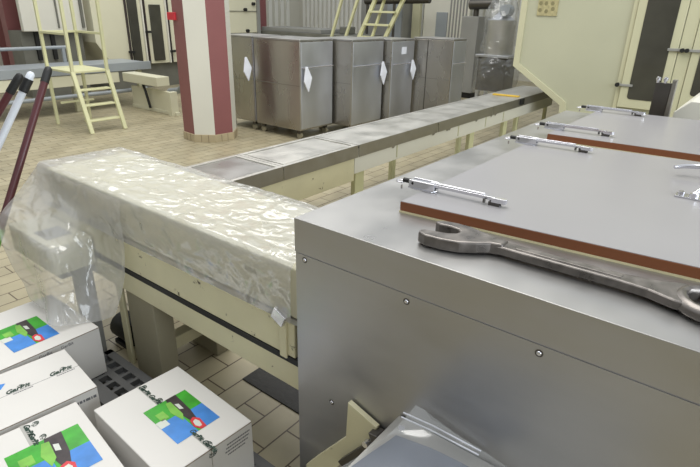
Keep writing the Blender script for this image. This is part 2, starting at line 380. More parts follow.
# ---------------------------------------------------------------- plastic sheet
def lerp(a, b, t): return a + (b - a) * t
def cr(P, t):
    n = len(P) - 1; t = max(0, min(n - 1e-6, t * n)); i = int(t); u = t - i
    p0 = P[max(i - 1, 0)]; p1 = P[i]; p2 = P[i + 1]; p3 = P[min(i + 2, n)]
    return .5 * ((2 * p1) + (p2 - p0) * u + (2 * p0 - 5 * p1 + 4 * p2 - p3) * u * u + (3 * p1 - p0 - 3 * p2 + p3) * u ** 3)
pl = MB(); G = []
prof = [Vector(p) for p in ((1.365, 0, .665), (1.358, 0, .75), (1.352, 0, .815), (1.335, 0, .836), (1.23, 0, .834), (1.13, 0, .833), (1.03, 0, .834), (.962, 0, .836), (.943, 0, .820), (.939, 0, .77), (.937, 0, .70), (.934, 0, .655))]
ny, npf = 150, 60
for j in range(ny + 1):
    y = lerp(.93, 2.50, j / ny); row = []
    for i in range(npf + 1):
        p = cr(prof, i / npf); p = Vector((p.x, y, p.z))
        s = noise.noise(Vector((p.x * 9, y * 6, p.z * 9))) ; s2 = abs(noise.noise(Vector((p.x * 22, y * 13, p.z * 20 + 5))))
        top = 1 if .1 < i / npf < .68 else .5
        d = (.006 * (s + .6) + .007 * (.5 - s2)) * top
        nrm = Vector((0, 0, 1)) if .27 < i / npf < .62 else (Vector((-1, 0, 0)) if i / npf >= .68 else (Vector((1, 0, 0)) if i / npf < .2 else Vector((0, 0, 1))))
        row.append(p + nrm * max(d, .0))
    G.append(row)
pl.grid(G)
# end flap over the hood end
fl = [[Vector(p) for p in r_] for r_ in (
    ((1.352, 2.49, .80), (1.25, 2.495, .835), (1.1, 2.495, .835), (.96, 2.495, .835)),
    ((1.345, 2.54, .72), (1.25, 2.56, .74), (1.1, 2.57, .75), (.95, 2.56, .77)),
    ((1.33, 2.56, .62), (1.23, 2.58, .62), (1.08, 2.60, .64), (.92, 2.60, .67)),
    ((1.32, 2.56, .52), (1.2, 2.58, .52), (1.05, 2.60, .53), (.88, 2.60, .57)))]
def surf(C, nu, nv, amp, fr=9):
    out = []
    for a in range(nu + 1):
        rowp = [cr([C[k][j] for k in range(len(C))], a / nu) for j in range(len(C[0]))]
        r2 = []
        for b in range(nv + 1):
            p = cr(rowp, b / nv)
            q = Vector((noise.noise(p * fr), noise.noise(p * fr + Vector((9, 0, 0))), noise.noise(p * fr + Vector((0, 9, 0)))))
            r2.append(p + q * amp)
        out.append(r2)
    return out
pl.grid(surf(fl, 24, 30, .010))
dr = [[Vector(p) for p in r_] for r_ in (
    ((.955, 2.53, .825), (.945, 2.44, .832), (.937, 2.25, .828), (.935, 2.0, .826), (.934, 1.80, .826)),
    ((.90, 2.57, .74), (.905, 2.47, .74), (.915, 2.2, .73), (.925, 1.99, .73), (.928, 1.80, .73)),
    ((.78, 2.55, .635), (.775, 2.48, .625), (.80, 2.12, .620), (.93, 2.03, .625), (.925, 1.80, .64)),
    ((.735, 2.50, .54), (.752, 2.42, .54), (.752, 2.07, .585), (.915, 2.02, .54), (.915, 1.80, .56)),
    ((.725, 2.40, .44), (.735, 2.22, .43), (.715, 2.03, .45), (.88, 1.99, .43), (.895, 1.81, .47)),
    ((.71, 2.25, .34), (.71, 2.12, .33), (.68, 1.99, .33), (.80, 1.94, .31), (.86, 1.83, .36)))]
pl.grid(surf(dr, 60, 70, .010, 8))
plo = pl.build('plastic_sheet', 'film')
tag(plo, 'wrinkled translucent plastic sheet draped over the hooded conveyor and hanging off its left end', 'plastic sheet')

# ---------------------------------------------------------------- far conveyor (running to the cream machine)
fc = thing('steel_topped_conveyor', 'long low conveyor with stainless steel covers and cream frame running to the cream machine', 'conveyor', (4.2, 2.46, 0))
ya, yb, zt = 2.246, 2.675, .60
segs = [(1.5, 2.225), (2.23, 2.985), (2.995, 4.145), (4.155, 5.30), (5.31, 6.15), (6.16, 7.2)]
for i, (a, b) in enumerate(segs):
    m = MB().box(a, b, ya, yb, .575, .592)
    m.box(a, b, ya, ya + .03, .575, zt); m.box(a, b, yb - .03, yb, .575, zt); m.box(b - .03, b, ya + .03, yb - .03, .575, zt); m.box(a, a + .02, ya + .03, yb - .03, .575, zt)
    m.build('cover', 'steel_conv', fc, .001)
    if i < 2: MB().box(a + .045, b - .045, ya + .045, yb - .045, .592, .5965).build('cover_panel', 'steel_top' if i == 0 else 'steel_conv', fc, .001)
    else: MB().box(a + .024, b - .034, ya + .034, yb - .034, .592, .5985).build('cover_panel', 'steel_conv', fc, .001)
    MB().box(a, b, ya - .002, ya, .51, zt).build('skirt', 'steel_skirt', fc)
    MB().box(a, b, yb, yb + .002, .51, zt).build('skirt', 'steel_skirt', fc)
    # torn plastic / paint scallops hanging under the skirt
for (a, b, h) in ((1.5, 2.95, .34), (2.955, 7.2, .39)):
    MB().box(a, b, ya + .004, ya + .03, h, .572).build('frame_rail', 'cream' if a < 2 else 'white_paint', fc, .003)
    MB().box(a, b, yb - .03, yb - .004, h, .572).build('frame_rail', 'cream', fc, .003)
for x, w_ in ((1.75, .1), (3.0, .11), (4.88, .1), (5.72, .1), (6.09, .05), (7.08, .04)):
    MB().box(x, x + w_, ya + .03, ya + .07, 0, .572).build('leg', 'yellow_paint', fc, .003)
for x in (2.5, 3.98, 5.3, 6.95):
    MB().box(x, x + .06, yb - .08, yb - .04, 0, .572).build('leg', 'yellow_paint', fc, .003)
for x, w_ in ((3.5, .012), (4.55, .014), (5.15, .012), (5.6, .012)):
    MB().box(x, x + w_, ya - .001, ya + .004, .41, .57).build('rail_joint', 'cream_clean', fc)
dk = MB()
for x in (3.42, 4.05, 4.3, 4.34, 4.9, 5.25, 5.35): dk.prism([(x, .51), (x + .05, .51), (x + .035, .497), (x + .015, .495)], 'y', ya - .003, ya - .001)
dk.build('skirt_tab', 'steel_skirt', fc)
tag(MB().prism([(6.06, 2.60), (6.10, 2.30), (6.15, 2.30), (6.12, 2.60)], 'z', .6005, .615).build('yellow_strip', ['yellow'], None, .002), 'yellow bar lying across the far end of the steel-topped conveyor', 'bar')
MB().box(6.02, 6.12, ya - .02, ya, .53, .595).build('sensor', 'black', fc, .003)
hp = MB().tube([(3.6, 2.5, .03), (3.95, 2.35, .05), (4.25, 2.15, .05), (4.5, 1.95, .03), (4.7, 1.7, .03)], .03, 10)
tag(hp.build('floor_pipe', 'yellow_paint'), 'pale yellow bent pipe lying on the floor below the steel-topped conveyor', 'pipe')

# ---------------------------------------------------------------- cream machine (right background)
XM = 6.3
cm = thing('cream_machine', 'tall cream enclosure with dark glazed doors at the back right', 'machine', (7.2, 0, 0))
out = [(2.49, 3.2), (2.49, .924), (1.88, .541), (1.85, 0), (-2.6, 0), (-2.6, 3.2)]
MB().prism(out, 'x', XM + .01, XM + 1.8).build('cabinet_body', 'cream_panel', cm, .004)
fr = MB()
inn = [(2.42, 3.14), (2.42, .955), (1.82, .58), (1.80, .49), (-2.5, .49), (-2.5, 3.14)]
fr.add([(XM - .012, y, z) for y, z in out] + [(XM - .012, y, z) for y, z in inn] + [(XM + .01, y, z) for y, z in out] + [(XM + .01, y, z) for y, z in inn],
       [(i, (i + 1) % 6, 6 + (i + 1) % 6, 6 + i) for i in range(6)] + [(6 + i, 6 + (i + 1) % 6, 18 + (i + 1) % 6, 18 + i) for i in range(6)] + [(i, (i + 1) % 6, 12 + (i + 1) % 6, 12 + i) for i in range(6)])
fr.build('frame', 'cream_clean', cm, .002)
MB().box(XM - .012, XM + .005, 1.285, 1.325, .49, 3.14).build('frame_post', 'cream_clean', cm, .002)
MB().box(XM - .02, XM + .005, .725, .835, .49, 3.14).build('frame_post', 'cream_clean', cm, .002)
def rrect(y0, y1, z0, z1, r, n=5):
    P = []
    for (cy_, cz, a0) in ((y1 - r, z1 - r, 0), (y0 + r, z1 - r, 90), (y0 + r, z0 + r, 180), (y1 - r, z0 + r, 270)):
        for k in range(n + 1):
            a = R(a0 + 90 * k / n); P.append((cy_ + r * math.cos(a), cz + r * math.sin(a)))
    return P
for (y0, y1, wy0, wy1, wz, hy, hz) in ((.84, 1.28, .915, 1.20, .69, 1.26, .825), (.2, .72, .30, .645, .78, .72, 1.22)):
    d = MB().prism([(y0, .60), (y1, .60), (y1, 3.05), (y0, 3.05)], 'x', XM - .03, XM - .002).build('door', 'cream_clean', cm, .003)
    MB().prism(rrect(wy0, wy1, wz, 2.3, .03), 'x', XM - .034, XM - .028).build('window_pane', 'darkglass', d)
    if hz < 1:
        h = MB().box(XM - .045, XM - .03, hy - .09, hy + .07, hz - .012, hz + .012).build('catch', 'grey', d, .003)
        MB().tube([(XM - .06, hy + .055, hz), (XM - .03, hy + .055, hz)], .022, 12).build('knob', 'black', h)
h = MB().box(XM - .05, XM - .028, .62, .93, 1.185, 1.21).build('latch_bar', 'grey', cm, .003)
for y in (.80, .76): MB().tube([(XM - .07, y, 1.197), (XM - .03, y, 1.197)], .02, 12).build('knob', 'black', h)
st = MB().box(XM - .002, XM + .011, 2.08, 2.30, 1.475, 1.72).build('notice', ['sticker'], cm)
for a, b in ((2.27, 1.60), (2.21, 1.60), (2.14, 1.60), (2.27, 1.53), (2.20, 1.52), (2.13, 1.545)):
    ik = MB().add([(XM - .003, a + dy * .022, b + dz * .026) for dy, dz in ((-1, 0), (-.5, -.8), (.5, -.8), (1, 0), (.5, .8), (-.5, .8))], [(0, 1, 2, 3, 4, 5)])
    ik.build('symbol', 'stickerink', st)
# small post and hood behind the lids
bp_ = thing('steel_bracket_post', 'narrow steel bracket post with wing nuts behind the far grey lid', 'bracket', (3.3, .46, 0))
MB().box(3.29, 3.31, .43, .505, 0, 1.175).build('plate', 'lid_edge' if 0 else 'steel_dark', bp_, .002)
MB().box(3.285, 3.325, .408, .429, 0, 1.195).build('channel', 'steel_skirt', bp_, .002)
for y in (.495, .46): MB().tube([(3.275, y, 1.175), (3.275, y, 1.195), (3.275, y - .004, 1.205)], [.006, .012, .009], 10).build('wing_nut', 'chrome', bp_)
hz = MB().prism([(.40, .0), (.40, 1.02), (.33, 1.085), (-1.2, 1.085), (-1.2, .0)], 'x', 3.38, 4.4)
tag(hz.build('pale_hood', 'white_paint', None, .004), 'pale grey sloped machine hood behind the far lid at the right edge', 'machine hood')

# ---------------------------------------------------------------- floor drain strip
tag(MB().box(1.20, 1.45, .6, 1.50, .0, .006).build('drain_grate', 'blackgrime', None, .002), 'grimy black drain grate in the floor under the hooded conveyor', 'drain')

# ---------------------------------------------------------------- pallet and cartons
pa = thing('plastic_pallet', 'grey slotted plastic pallet on the floor under the white cartons', 'pallet', (.4, 1.4, 0))
dk = MB(); px0, px1, py0, py1 = -.1, .905, .93, 2.03
dk.box(px0, px1, py0, py0 + .05, .055, .08); dk.box(px0, px1, py1 - .03, py1, .055, .08)
for k in range(18): 
    y = py0 + .05 + k * (py1 - py0 - .08) / 17.0
    if k < 17: dk.box(px0 + .03, px1 - .03, y - .008, y + .008, .055, .079)
for x in (px0, .1, .3, .5, .7, .80): dk.box(x, x + (.03 if x > .7 else .06), py0, py1, .055, .0795)
dk.box(px1 - .035, px1, py0, py1, .05, .08)
dk.build('deck', 'pallet', pa)
for x in (px0 + .01, .38, px1 - .12): MB().box(x, x + .11, py0 + .02, py1 - .02, 0, .055).build('runner', 'pallet', pa, .003)
def label_mesh(parent, cx, cy, w, l, z, flip=1):
    """printed picture: dark band down the middle, green far half, blue near half. local frame"""
    m = MB()
    def rect(x0, x1, y0, y1, mi, k): m.box(cx + x0 * w, cx + x1 * w, cy + y0 * l, cy + y1 * l, z, z + .0003 * k, mi)
    rect(-.5, .5, -.5, .5, 0, 1)                       # green base
    rect(-.5, -.02, -.5, .06, 1, 2); rect(.1, .5, -.5, .0, 1, 2)  # blue
    rect(-.5, -.3, -.05, .12, 5, 3); rect(-.38, -.2, .1, .3, 4, 3)
    m.prism([(cx + .02 * w, cy + .5 * l), (cx + .26 * w, cy + .5 * l), (cx + .22 * w, cy), (cx + .12 * w, cy - .42 * l), (cx + .06 * w, cy - .3 * l), (cx - .04 * w, cy + .2 * l)], 'z', z, z + .0012, 2)
    m.prism([(cx - .04 * w, cy + .42 * l), (cx + .06 * w, cy + .40 * l), (cx + .04 * w, cy + .0 * l), (cx - .06 * w, cy - .14 * l), (cx - .12 * w, cy + .16 * l)], 'z', z, z + .0015, 4)
    m.prism([(cx + .08 * w, cy + .3 * l), (cx + .15 * w, cy + .26 * l), (cx + .14 * w, cy + .1 * l), (cx + .07 * w, cy + .14 * l)], 'z', z, z + .0016, 5)
    m.prism([(cx + .02 * w, cy - .22 * l), (cx + .12 * w, cy - .18 * l), (cx + .2 * w, cy - .28 * l), (cx + .17 * w, cy - .5 * l), (cx + .05 * w, cy - .5 * l), (cx - .02 * w, cy - .38 * l)], 'z', z, z + .0018, 3)
    m.prism([(cx + .05 * w, cy - .27 * l), (cx + .12 * w, cy - .25 * l), (cx + .15 * w, cy - .33 * l), (cx + .12 * w, cy - .44 * l), (cx + .06 * w, cy - .44 * l), (cx + .02 * w, cy - .37 * l)], 'z', z, z + .002, 5)
    return m.build('printed_label', ['green', 'blue', 'labdark', 'red', 'green2', 'labwhite'], parent)
def dashes(t, x, y, z, w, h, flat=False, seed=1):
    """a line of print too small to read: short ink strokes, local frame of t"""
    rnd = random.Random(seed); m = MB(); c = x - w / 2
    while c < x + w / 2:
        l = rnd.uniform(.4, 1.6) * h
        if flat: m.box(c, c + l, y - h / 2, y + h / 2, z, z + .0003)
        else: m.box(c, c + l, y, y + .0004, z - h / 2, z + h / 2)
        c += l + .3 * h
    m.v = [v + t.location for v in m.v]; return m.build('side_print' if not flat else 'tape_print', 'inkgrey', t)
def leaf(parent, x, y, z, s, rz=0, rx=0):
    m = MB(); 
    P = []
    for k in range(20):
        a = 2 * math.pi * k / 20; r_ = s * (.55 + .45 * math.sin(2.5 * a + .4))
        P.append(Vector((r_ * math.cos(a), r_ * math.sin(a), 0)))
    for k in range(0, 20, 2): 
        m.add([Vector((0, 0, 0)), P[k], P[(k + 1) % 20]], [(0, 1, 2)])
    c = [Vector((s * 1.1 * math.cos(t), s * .8 * math.sin(t), 0)) for t in [R(a) for a in range(-150, 100, 20)]]
    for a, b in zip(c, c[1:]): m.add([a, b, b * .8, a * .8], [(0, 1, 2, 3)])
    Rm = Matrix.Rotation(rz, 3, 'Z') @ Matrix.Rotation(rx, 3, 'X')
    m.v = [Rm @ v + Vector((x, y, z)) + parent_loc(parent) for v in m.v]
    return m.build('leaf_logo', 'ink', parent)
def carton(label, corner, rz, w, l, zb, h):
    """corner = far right (max x, max y) corner; w along local x, l along local y"""
    t = thing('cardboard_carton', label, 'carton', (corner[0], corner[1], zb), 'white cartons on the pallet')
    O = Vector((corner[0], corner[1], zb))
    def loc(m): m.v = [v + O for v in m.v]; return m
    loc(MB().box(-w, 0, -l, 0, 0, h)).build('box', 'carton', t, .003)
    s = loc(MB().box(-w + .001, -.001, -l - .0008, -l + .001, h - .0045, h - .002)).build('flap_seam', 'carton_dark', t)
    t.rotation_euler = (0, 0, rz)
    return t, w, l, h, zb
def relbuild(fn): return fn
# near right carton
ZP = .081
t, w_, l_, h_, zb_ = carton('white carton with green and blue label standing nearest the steel housing', (.863, 1.435), R(-2.6), .307, .412, ZP, .22)
def lab(t, cx, cy, w, l, h):
    m = label_mesh(t, t.location.x + cx, t.location.y + cy, w, l, t.location.z + h)
    return m
tp = MB().box(-.16, -.148, -.412, 0, h_, h_ + .0004); tp.v = [v + t.location for v in tp.v]; tp.build('tape_line', 'tape', t)
tp = MB().box(-.1535, -.1525, -.4128, -.412, .0, h_); tp.v = [v + t.location for v in tp.v]; tp.build('flap_gap', 'carton_dark', t)
lab(t, -.133, -.228, .152, .195, h_ + .0005)
for y in (-.035, -.10, -.335, -.40): text('tape_logo', 'GarBit', .022, (-.15, y, h_ + .001), (0, 0, R(-90)), 'ink', t, shear=.3, bold=.0008)
leaf(t, -.145, -.02, h_ + .0014, .012, .5); leaf(t, -.145, -.12, h_ + .0026, .013, 1)
leaf(t, -.148, -.396, h_ + .0014, .012, 1); leaf(t, -.15, -.4135, h_ - .022, .014, 0, R(90))
for k in range(4): dashes(t, -.055 - .004 * k, -.4125, h_ - .028 - .013 * k, .085 if k < 3 else .06, .005, seed=k)
# near left carton
t, w_, l_, h_, zb_ = carton('white carton with green and blue label at the bottom left corner', (.541, 1.530), R(-7), .305, .412, ZP, .22)
tp = MB().box(-.166, -.152, -.20, 0, h_, h_ + .0004); tp.v = [v + t.location for v in tp.v]; tp.build('tape_line', 'tape', t)
lab(t, -.133, -.205, .20, .195, h_ + .0005)
for y in (-.035, -.085): text('tape_logo', 'GarBit', .022, (-.15, y, h_ + .001), (0, 0, R(-90)), 'ink', t, shear=.3, bold=.0008)
leaf(t, -.128, -.02, h_ + .0014, .012, .5); leaf(t, -.128, -.095, h_ + .0014, .012, 1)
# middle left carton with printed tape line
t, w_, l_, h_, zb_ = carton('white carton with a line of small green logos, between two labelled cartons', (.654, 1.846), R(-6), .42, .297, ZP, .22)
tp = MB().box(-.42, 0, -.1405, -.1392, h_, h_ + .0004); tp.v = [v + t.location for v in tp.v]; tp.build('tape_line', 'inkgrey', t)
for x in (-.06, -.195, -.33): 
    text('tape_logo', 'GarBit', .027, (x, -.128, h_ + .0008), (0, 0, 0), 'ink', t, shear=.35, bold=.0009)
    leaf(t, x + .01, -.118, h_ + .0014, .009, .3)
    dashes(t, x + .01, -.149, h_ + .0005, .055, .004, True, 5)
b = MB().prism([(-.27, -.045), (-.215, -.07), (-.235, -.095), (-.30, -.09)], 'z', h_, h_ + .0006); b.v = [v + t.location for v in b.v]; b.build('blue_print', 'blue', t)
dashes(t, -.045, -.2976, h_ - .035, .06, .010, seed=9)
# back carton
t, w_, l_, h_, zb_ = carton('white carton with green and blue label partly under the hanging plastic sheet', (.812, 2.30), R(0), .42, .41, ZP, .22)
lab(t, -.205, -.24, .165, .20, h_ + .0005)
text('side_print', 'O O', .035, (-.355, -.4105, h_ - .035), (R(90), 0, 0), 'ink', t, bold=.001)
for x in (-.13, -.21): text('side_print', 'GarBit', .018, (x, -.4105, h_ - .02), (R(90), 0, 0), 'inkgrey', t)

# ---------------------------------------------------------------- brooms at the left
def pole(label, tip, foot, rad, mat, capmat, cap_len, head):
    tip = Vector(tip); foot = Vector(foot); d = (foot - tip).normalized(); Ln = (foot - tip).length
    t = thing('broom', label, 'broom', foot, None)
    MB().tube([tip + d * cap_len * .8, foot - d * .06], rad, 14).build('handle', mat, t)
    MB().tube([tip, tip + d * .008, tip + d * .03, tip + d * cap_len], [rad * .5, rad * .95, rad * 1.1, rad * 1.1], 14).build('end_cap', capmat, t)
    if mat == 'polewhite': MB().tube([tip + d * .035, tip + d * .10], rad * 1.25, 14).build('collar', 'black', t)
    MB().tube([foot - d * .56 if head else foot - d * .2, foot - d * .05], rad * 1.2, 12).build('socket', 'greenplastic', t)
    hd = MB().box(foot.x - .035, foot.x + .035, foot.y - .16, foot.y + .16, .045, .085).build('head_block', 'greenplastic', t, .008)
    br = MB()
    for i in range(12):
        for j in range(4):
            x = foot.x - .026 + j * .0175; y = foot.y - .145 + i * .0265
            br.tube([(x, y, .048), (x + (j - 1.5) * .006, y, .0)], [.004, .006], 5)
    br.build('bristles', 'greenplastic', t)
pole('maroon-handled broom with black cap, rightmost of the leaning handles', (1.235, 2.868, 1.2), (.502, 2.563, .05), .0175, 'pole', 'black', .085, True)
pole('white-handled broom between the two maroon handles', (1.085, 2.705, 1.2), (.41, 2.92, .05), .0165, 'polewhite', 'polewhite', .05, False)
pole('maroon-handled broom with black cap, leftmost of the leaning handles', (1.019, 2.658, 1.2), (.30, 3.12, .05), .0165, 'pole', 'black', .10, False)

# ---------------------------------------------------------------- outfeed tray, bag, cream bracket
tr = thing('steel_tray', 'steel outfeed tray fixed against the front of the steel housing', 'tray', (.8, .3, 0))
MB().box(.45, .912, .02, .532, .545, .56).build('tray_plate', 'steel_conv', tr, .002)
MB().tube([(.875, .502, .56), (.875, .502, .5635)], .008, 12).build('rivet', 'chrome', tr)
for x, y in ((.48, .06), (.48, .48), (.87, .06), (.87, .40)): MB().box(x, x + .03, y, y + .03, 0, .545).build('leg', 'steel_dark', tr)
cb = thing('cream_bracket', 'cream painted angled bracket beside the steel tray at the bottom of the housing', 'bracket', (.88, .65, 0))
MB().prism([(.684, .527), (.588, .497), (.592, .472), (.70, .30), (.76, .20), (.78, .0), (.84, .0), (.84, .20), (.79, .27), (.688, .405)], 'x', .895, .911).build('plate', 'cream', cb, .002)
MB().prism([(.600, .487), (.575, .49), (.545, .463), (.60, .40), (.68, .31), (.70, .32), (.592, .465)], 'x', .875, .911).build('dark_arm', 'steel_dark', cb, .002)
MB().tube([(.862, .60, .455), (.878, .60, .455)], .009, 10).build('bolt', 'chrome', cb)
# bag
bag = thing('plastic_bag', 'clear plastic bag with blue-grey sheet inside, lying on the steel tray', 'bag', (.75, .35, .56))
out = [[Vector(p) for p in r_] for r_ in (
    ((.60, .565, .565), (.63, .45, .575), (.64, .30, .575), (.66, .12, .565)),
    ((.72, .53, .566), (.75, .44, .580), (.77, .30, .580), (.80, .15, .566)),
    ((.82, .51, .572), (.85, .45, .590), (.875, .35, .585), (.90, .20, .575)),
    ((.898, .478, .630), (.903, .455, .622), (.906, .41, .606), (.908, .23, .576)))]
MB().grid(surf(out, 30, 30, .004, 12)).build('bag_film', 'bagfilm', bag)
ins = [[Vector(p) for p in r_] for r_ in (
    ((.60, .54, .563), (.62, .40, .565), (.64, .24, .564)),
    ((.72, .52, .564), (.745, .40, .570), (.77, .26, .566)),
    ((.842, .497, .568), (.853, .40, .576), (.865, .30, .570)))]
MB().grid(surf(ins, 20, 20, .002, 14)).build('inner_sheet', 'bluesheet', bag)
zp = MB(); zp.tube([(.884, .505, .602), (.893, .43, .600), (.905, .31, .588)], .002, 6); zp.tube([(.872, .503, .598), (.882, .43, .595), (.894, .31, .585)], .002, 6)
zp.build('zip_strip', 'paper', bag)

# ---------------------------------------------------------------- pillar
pc = Vector((4.070, 5.345)); rp = .318
pi_ = thing('octagonal_pillar', 'octagonal pillar painted in maroon and white stripes with a tiled foot', 'pillar', (pc.x, pc.y, 0))
def octo(r_, a0=R(-6.5 - 90 - 22.5)): return [(pc.x + r_ * math.cos(a0 + k * math.pi / 4), pc.y + r_ * math.sin(a0 + k * math.pi / 4)) for k in range(8)]
P = octo(rp); m = MB()
m.prism(P, 'z', .09, 4.6); 
for i in range(8): m.mi[2 + i] = (i + 1) % 2
o = m.build('shaft', ['white_paint', 'maroon'], pi_)
MB().prism(octo(rp + .012), 'z', 0, .09).build('tiled_foot', 'tilebase', pi_, .003)
g = MB(); Q = octo(rp + .0125)
for i in range(8):
    a = Vector(Q[i]); b = Vector(Q[(i + 1) % 8])
    for k in range(1, 3):
        p = a.lerp(b, k / 3); g.bar((p.x, p.y, 0), (p.x, p.y, .088), .004)
g.build('tile_joint', 'carton_dark', pi_)
fh = MB().box(3.76, 3.80, 5.42, 5.56, 1.34, 1.42)
tag(fh.build('red_call_box', 'signred', None, .004), 'small red box mounted on the left side of the striped pillar', 'alarm box')

# ---------------------------------------------------------------- steel cabinets on castors
def cabinet(label, x0, y0, w, d, ht, lab_patch=False, bar=True, seam=False):
    t = thing('steel_cabinet', label, 'cabinet', (x0 + w / 2, y0 + d / 2, 0), 'steel cabinets on castors')
    b = MB().box(x0, x0 + w, y0, y0 + d, .11, ht - .02).build('body', 'steel_cab_shaded', t, .008)
    MB().box(x0 - .005, x0 + w + .005, y0 - .005, y0 + d + .005, ht - .02, ht).build('top_rim', 'steel_top', t, .004)
    dr_ = MB().box(x0 + .01, x0 + w - .01, y0 - .012, y0, .13, ht - .03).build('door', 'steel_daylit', t, .004)
    if bar:
        zz = ht - .31
        MB().tube([(x0 + .02, y0 - .035, zz), (x0 + w - .02, y0 - .035, zz)], .007, 8).tube([(x0 + .03, y0 - .012, zz), (x0 + .03, y0 - .035, zz)], .006, 6).tube([(x0 + w - .03, y0 - .012, zz), (x0 + w - .03, y0 - .035, zz)], .006, 6).build('bar_handle', 'chrome', dr_)
    MB().box(x0 - .003, x0, y0 + .01, y0 + d - .01, ht * .55, ht * .55 + .008).build('side_crease', 'steel_skirt', t)
    if seam: MB().box(x0 - .004, x0, y0 + d * .62, y0 + d * .62 + .01, .13, ht - .03).build('side_seam', 'steel_dark', t)
    if lab_patch: MB().box(x0 + w * .42, x0 + w * .62, y0 - .015, y0 - .012, ht - .19, ht - .10).build('label_patch', 'paper', dr_)
    for i, (cx, cy) in enumerate(((.06, .07), (w - .06, .07), (.06, d - .07), (w - .06, d - .07))):
        c = MB().box(x0 + cx - .02, x0 + cx + .02, y0 + cy - .025, y0 + cy + .025, .06, .11).build('castor', 'steel_dark', t, .002)
        MB().tube([(x0 + cx - .015, y0 + cy, .04), (x0 + cx + .015, y0 + cy, .04)], .04, 14).build('wheel', 'taupe', c)
cabinet('stainless steel cabinet nearest the striped pillar, mostly hidden', 4.69, 5.22, .50, .56, 1.165, bar=False)
cabinet('widest looking stainless steel cabinet, second from the striped pillar', 4.69, 4.41, .59, .775, 1.16)
cabinet('stainless steel cabinet in the middle of the row, white paper at its right edge', 5.315, 4.13, .655, .62, 1.157)
cabinet('stainless steel cabinet with small white label patch on its door', 6.0, 4.02, .55, .6, 1.148, lab_patch=True)
cabinet('stainless steel cabinet at the right end of the row, no paper on its left side', 6.59, 3.45, .37, .60, 1.165, seam=True)
def paper(label, x, y, z, s=1):
    m = MB()
    m.add([(x - .012, y, z), (x + .012, y - .006, z), (x + .075 * s, y - .02, z - .13 * s), (x + .02 * s, y - .015, z - .29 * s), (x - .05 * s, y - .012, z - .17 * s),
           (x - .012, y + .008, z), (x + .012, y + .004, z), (x + .07 * s, y - .002, z - .13 * s), (x + .02 * s, y, z - .29 * s), (x - .05 * s, y + .002, z - .17 * s)],
          [(0, 1, 2, 3, 4), (9, 8, 7, 6, 5), (0, 5, 6, 1), (1, 6, 7, 2), (2, 7, 8, 3), (3, 8, 9, 4), (4, 9, 5, 0)])
    tag(m.build('paper_tag', 'paper'), label, 'paper', 'papers hanging from the cabinets')
paper('white paper hanging between the first two cabinets by the striped pillar', 4.62, 5.26, .92)
paper('white paper hanging at the left end of the widest looking cabinet door', 4.745, 4.355, .865)
paper('white paper hanging at the right edge of the middle cabinet', 5.90, 4.075, .88)
paper('white paper hanging on the cabinet with the small label patch', 6.45, 3.965, .88, .9)

# ---------------------------------------------------------------- yellow step ladder with platform (left)
ld = thing('yellow_steps', 'pale yellow steel steps with handrails and a platform at the left back', 'step ladder', (3.4, 6.8, 0))
for x in (3.16, 3.60):
    MB().bar((x, 6.5, 0), (x, 6.74, .72), .048, .035).build('stile', 'yellow_paint', ld, .003)
    MB().bar((x, 6.74, .70), (x, 6.72, 2.2), .036).build('hand_post', 'yellow_paint', ld, .003)
for k, z in enumerate((.15, .33, .51)):
    y = 6.5 + .24 * z / .72
    MB().box(3.17, 3.59, y, y + .12, z - .018, z).build('tread', 'yellow_paint', ld, .003)
MB().box(3.14, 3.62, 6.74, 7.42, .70, .725).build('platform', 'yellow_paint', ld, .003)
for x in (3.16, 3.60):
    MB().bar((x, 7.39, 0), (x, 7.39, 2.2), .036).build('hand_post', 'yellow_paint', ld, .003)
    MB().bar((x, 6.74, 1.15), (x, 7.39, 1.15), .028).build('guard_rail', 'yellow_paint', ld, .003)
MB().bar((3.16, 7.39, 1.15), (3.60, 7.39, 1.15), .028).build('guard_rail', 'yellow_paint', ld, .003)
MB().bar((3.16, 7.2, .3), (3.60, 7.2, .3), .025).build('cross_brace', 'yellow_paint', ld, .003)

# ---------------------------------------------------------------- background conveyor and oven (left)
bc = thing('background_conveyor', 'low grey and cream conveyor behind the pale yellow steps', 'conveyor', (3.2, 8.4, 0))
MB().box(.8, 5.0, 8.0, 8.8, .60, .64).build('belt', 'bluegrey', bc, .004)
MB().box(.8, 5.0, 7.97, 8.0, .54, .66).build('side_rail', 'bluegrey', bc, .004)
MB().box(.8, 4.44, 7.98, 8.02, .38, .53).build('frame_beam', 'oven_cream', bc, .004)
MB().tube([(.8, 8.75, .86), (4.1, 8.75, .86)], .025, 8).build('guide_rail', 'bluegrey', bc)
for x in (1.4, 2.8, 4.0): MB().box(x, x + .04, 8.73, 8.77, .64, .86).build('rail_post', 'bluegrey', bc)
MB().tube([(.8, 8.0, .24), (4.9, 8.0, .24)], .03, 8).build('lower_pipe', 'bluegrey', bc)
for x in (1.1, 2.4, 3.75, 4.8): MB().box(x, x + .07, 8.05, 8.12, 0, .6).build('leg', 'cream_clean', bc, .003)
ef = thing('end_frame', 'cream conveyor end frame standing on the floor just left of the striped pillar', 'machine frame', (4.6, 7.3, 0))
MB().box(4.55, 4.62, 6.75, 7.90, .0, .05).build('base_beam', 'oven_cream', ef, .004)
MB().box(4.56, 4.60, 6.8, 7.88, .05, .33).build('side_plate', 'oven_cream', ef, .003)
MB().box(4.5, 4.62, 6.78, 6.86, .0, .34).build('corner_post', 'oven_cream', ef, .003)
MB().box(4.45, 4.66, 7.0, 7.9, .40, .53).build('drive_cover', 'oven_cream', ef, .006)
MB().tube([(4.5, 7.5, .5), (4.5, 7.4, .3), (4.52, 7.35, .05)], .02, 8).build('cable', 'black', ef)
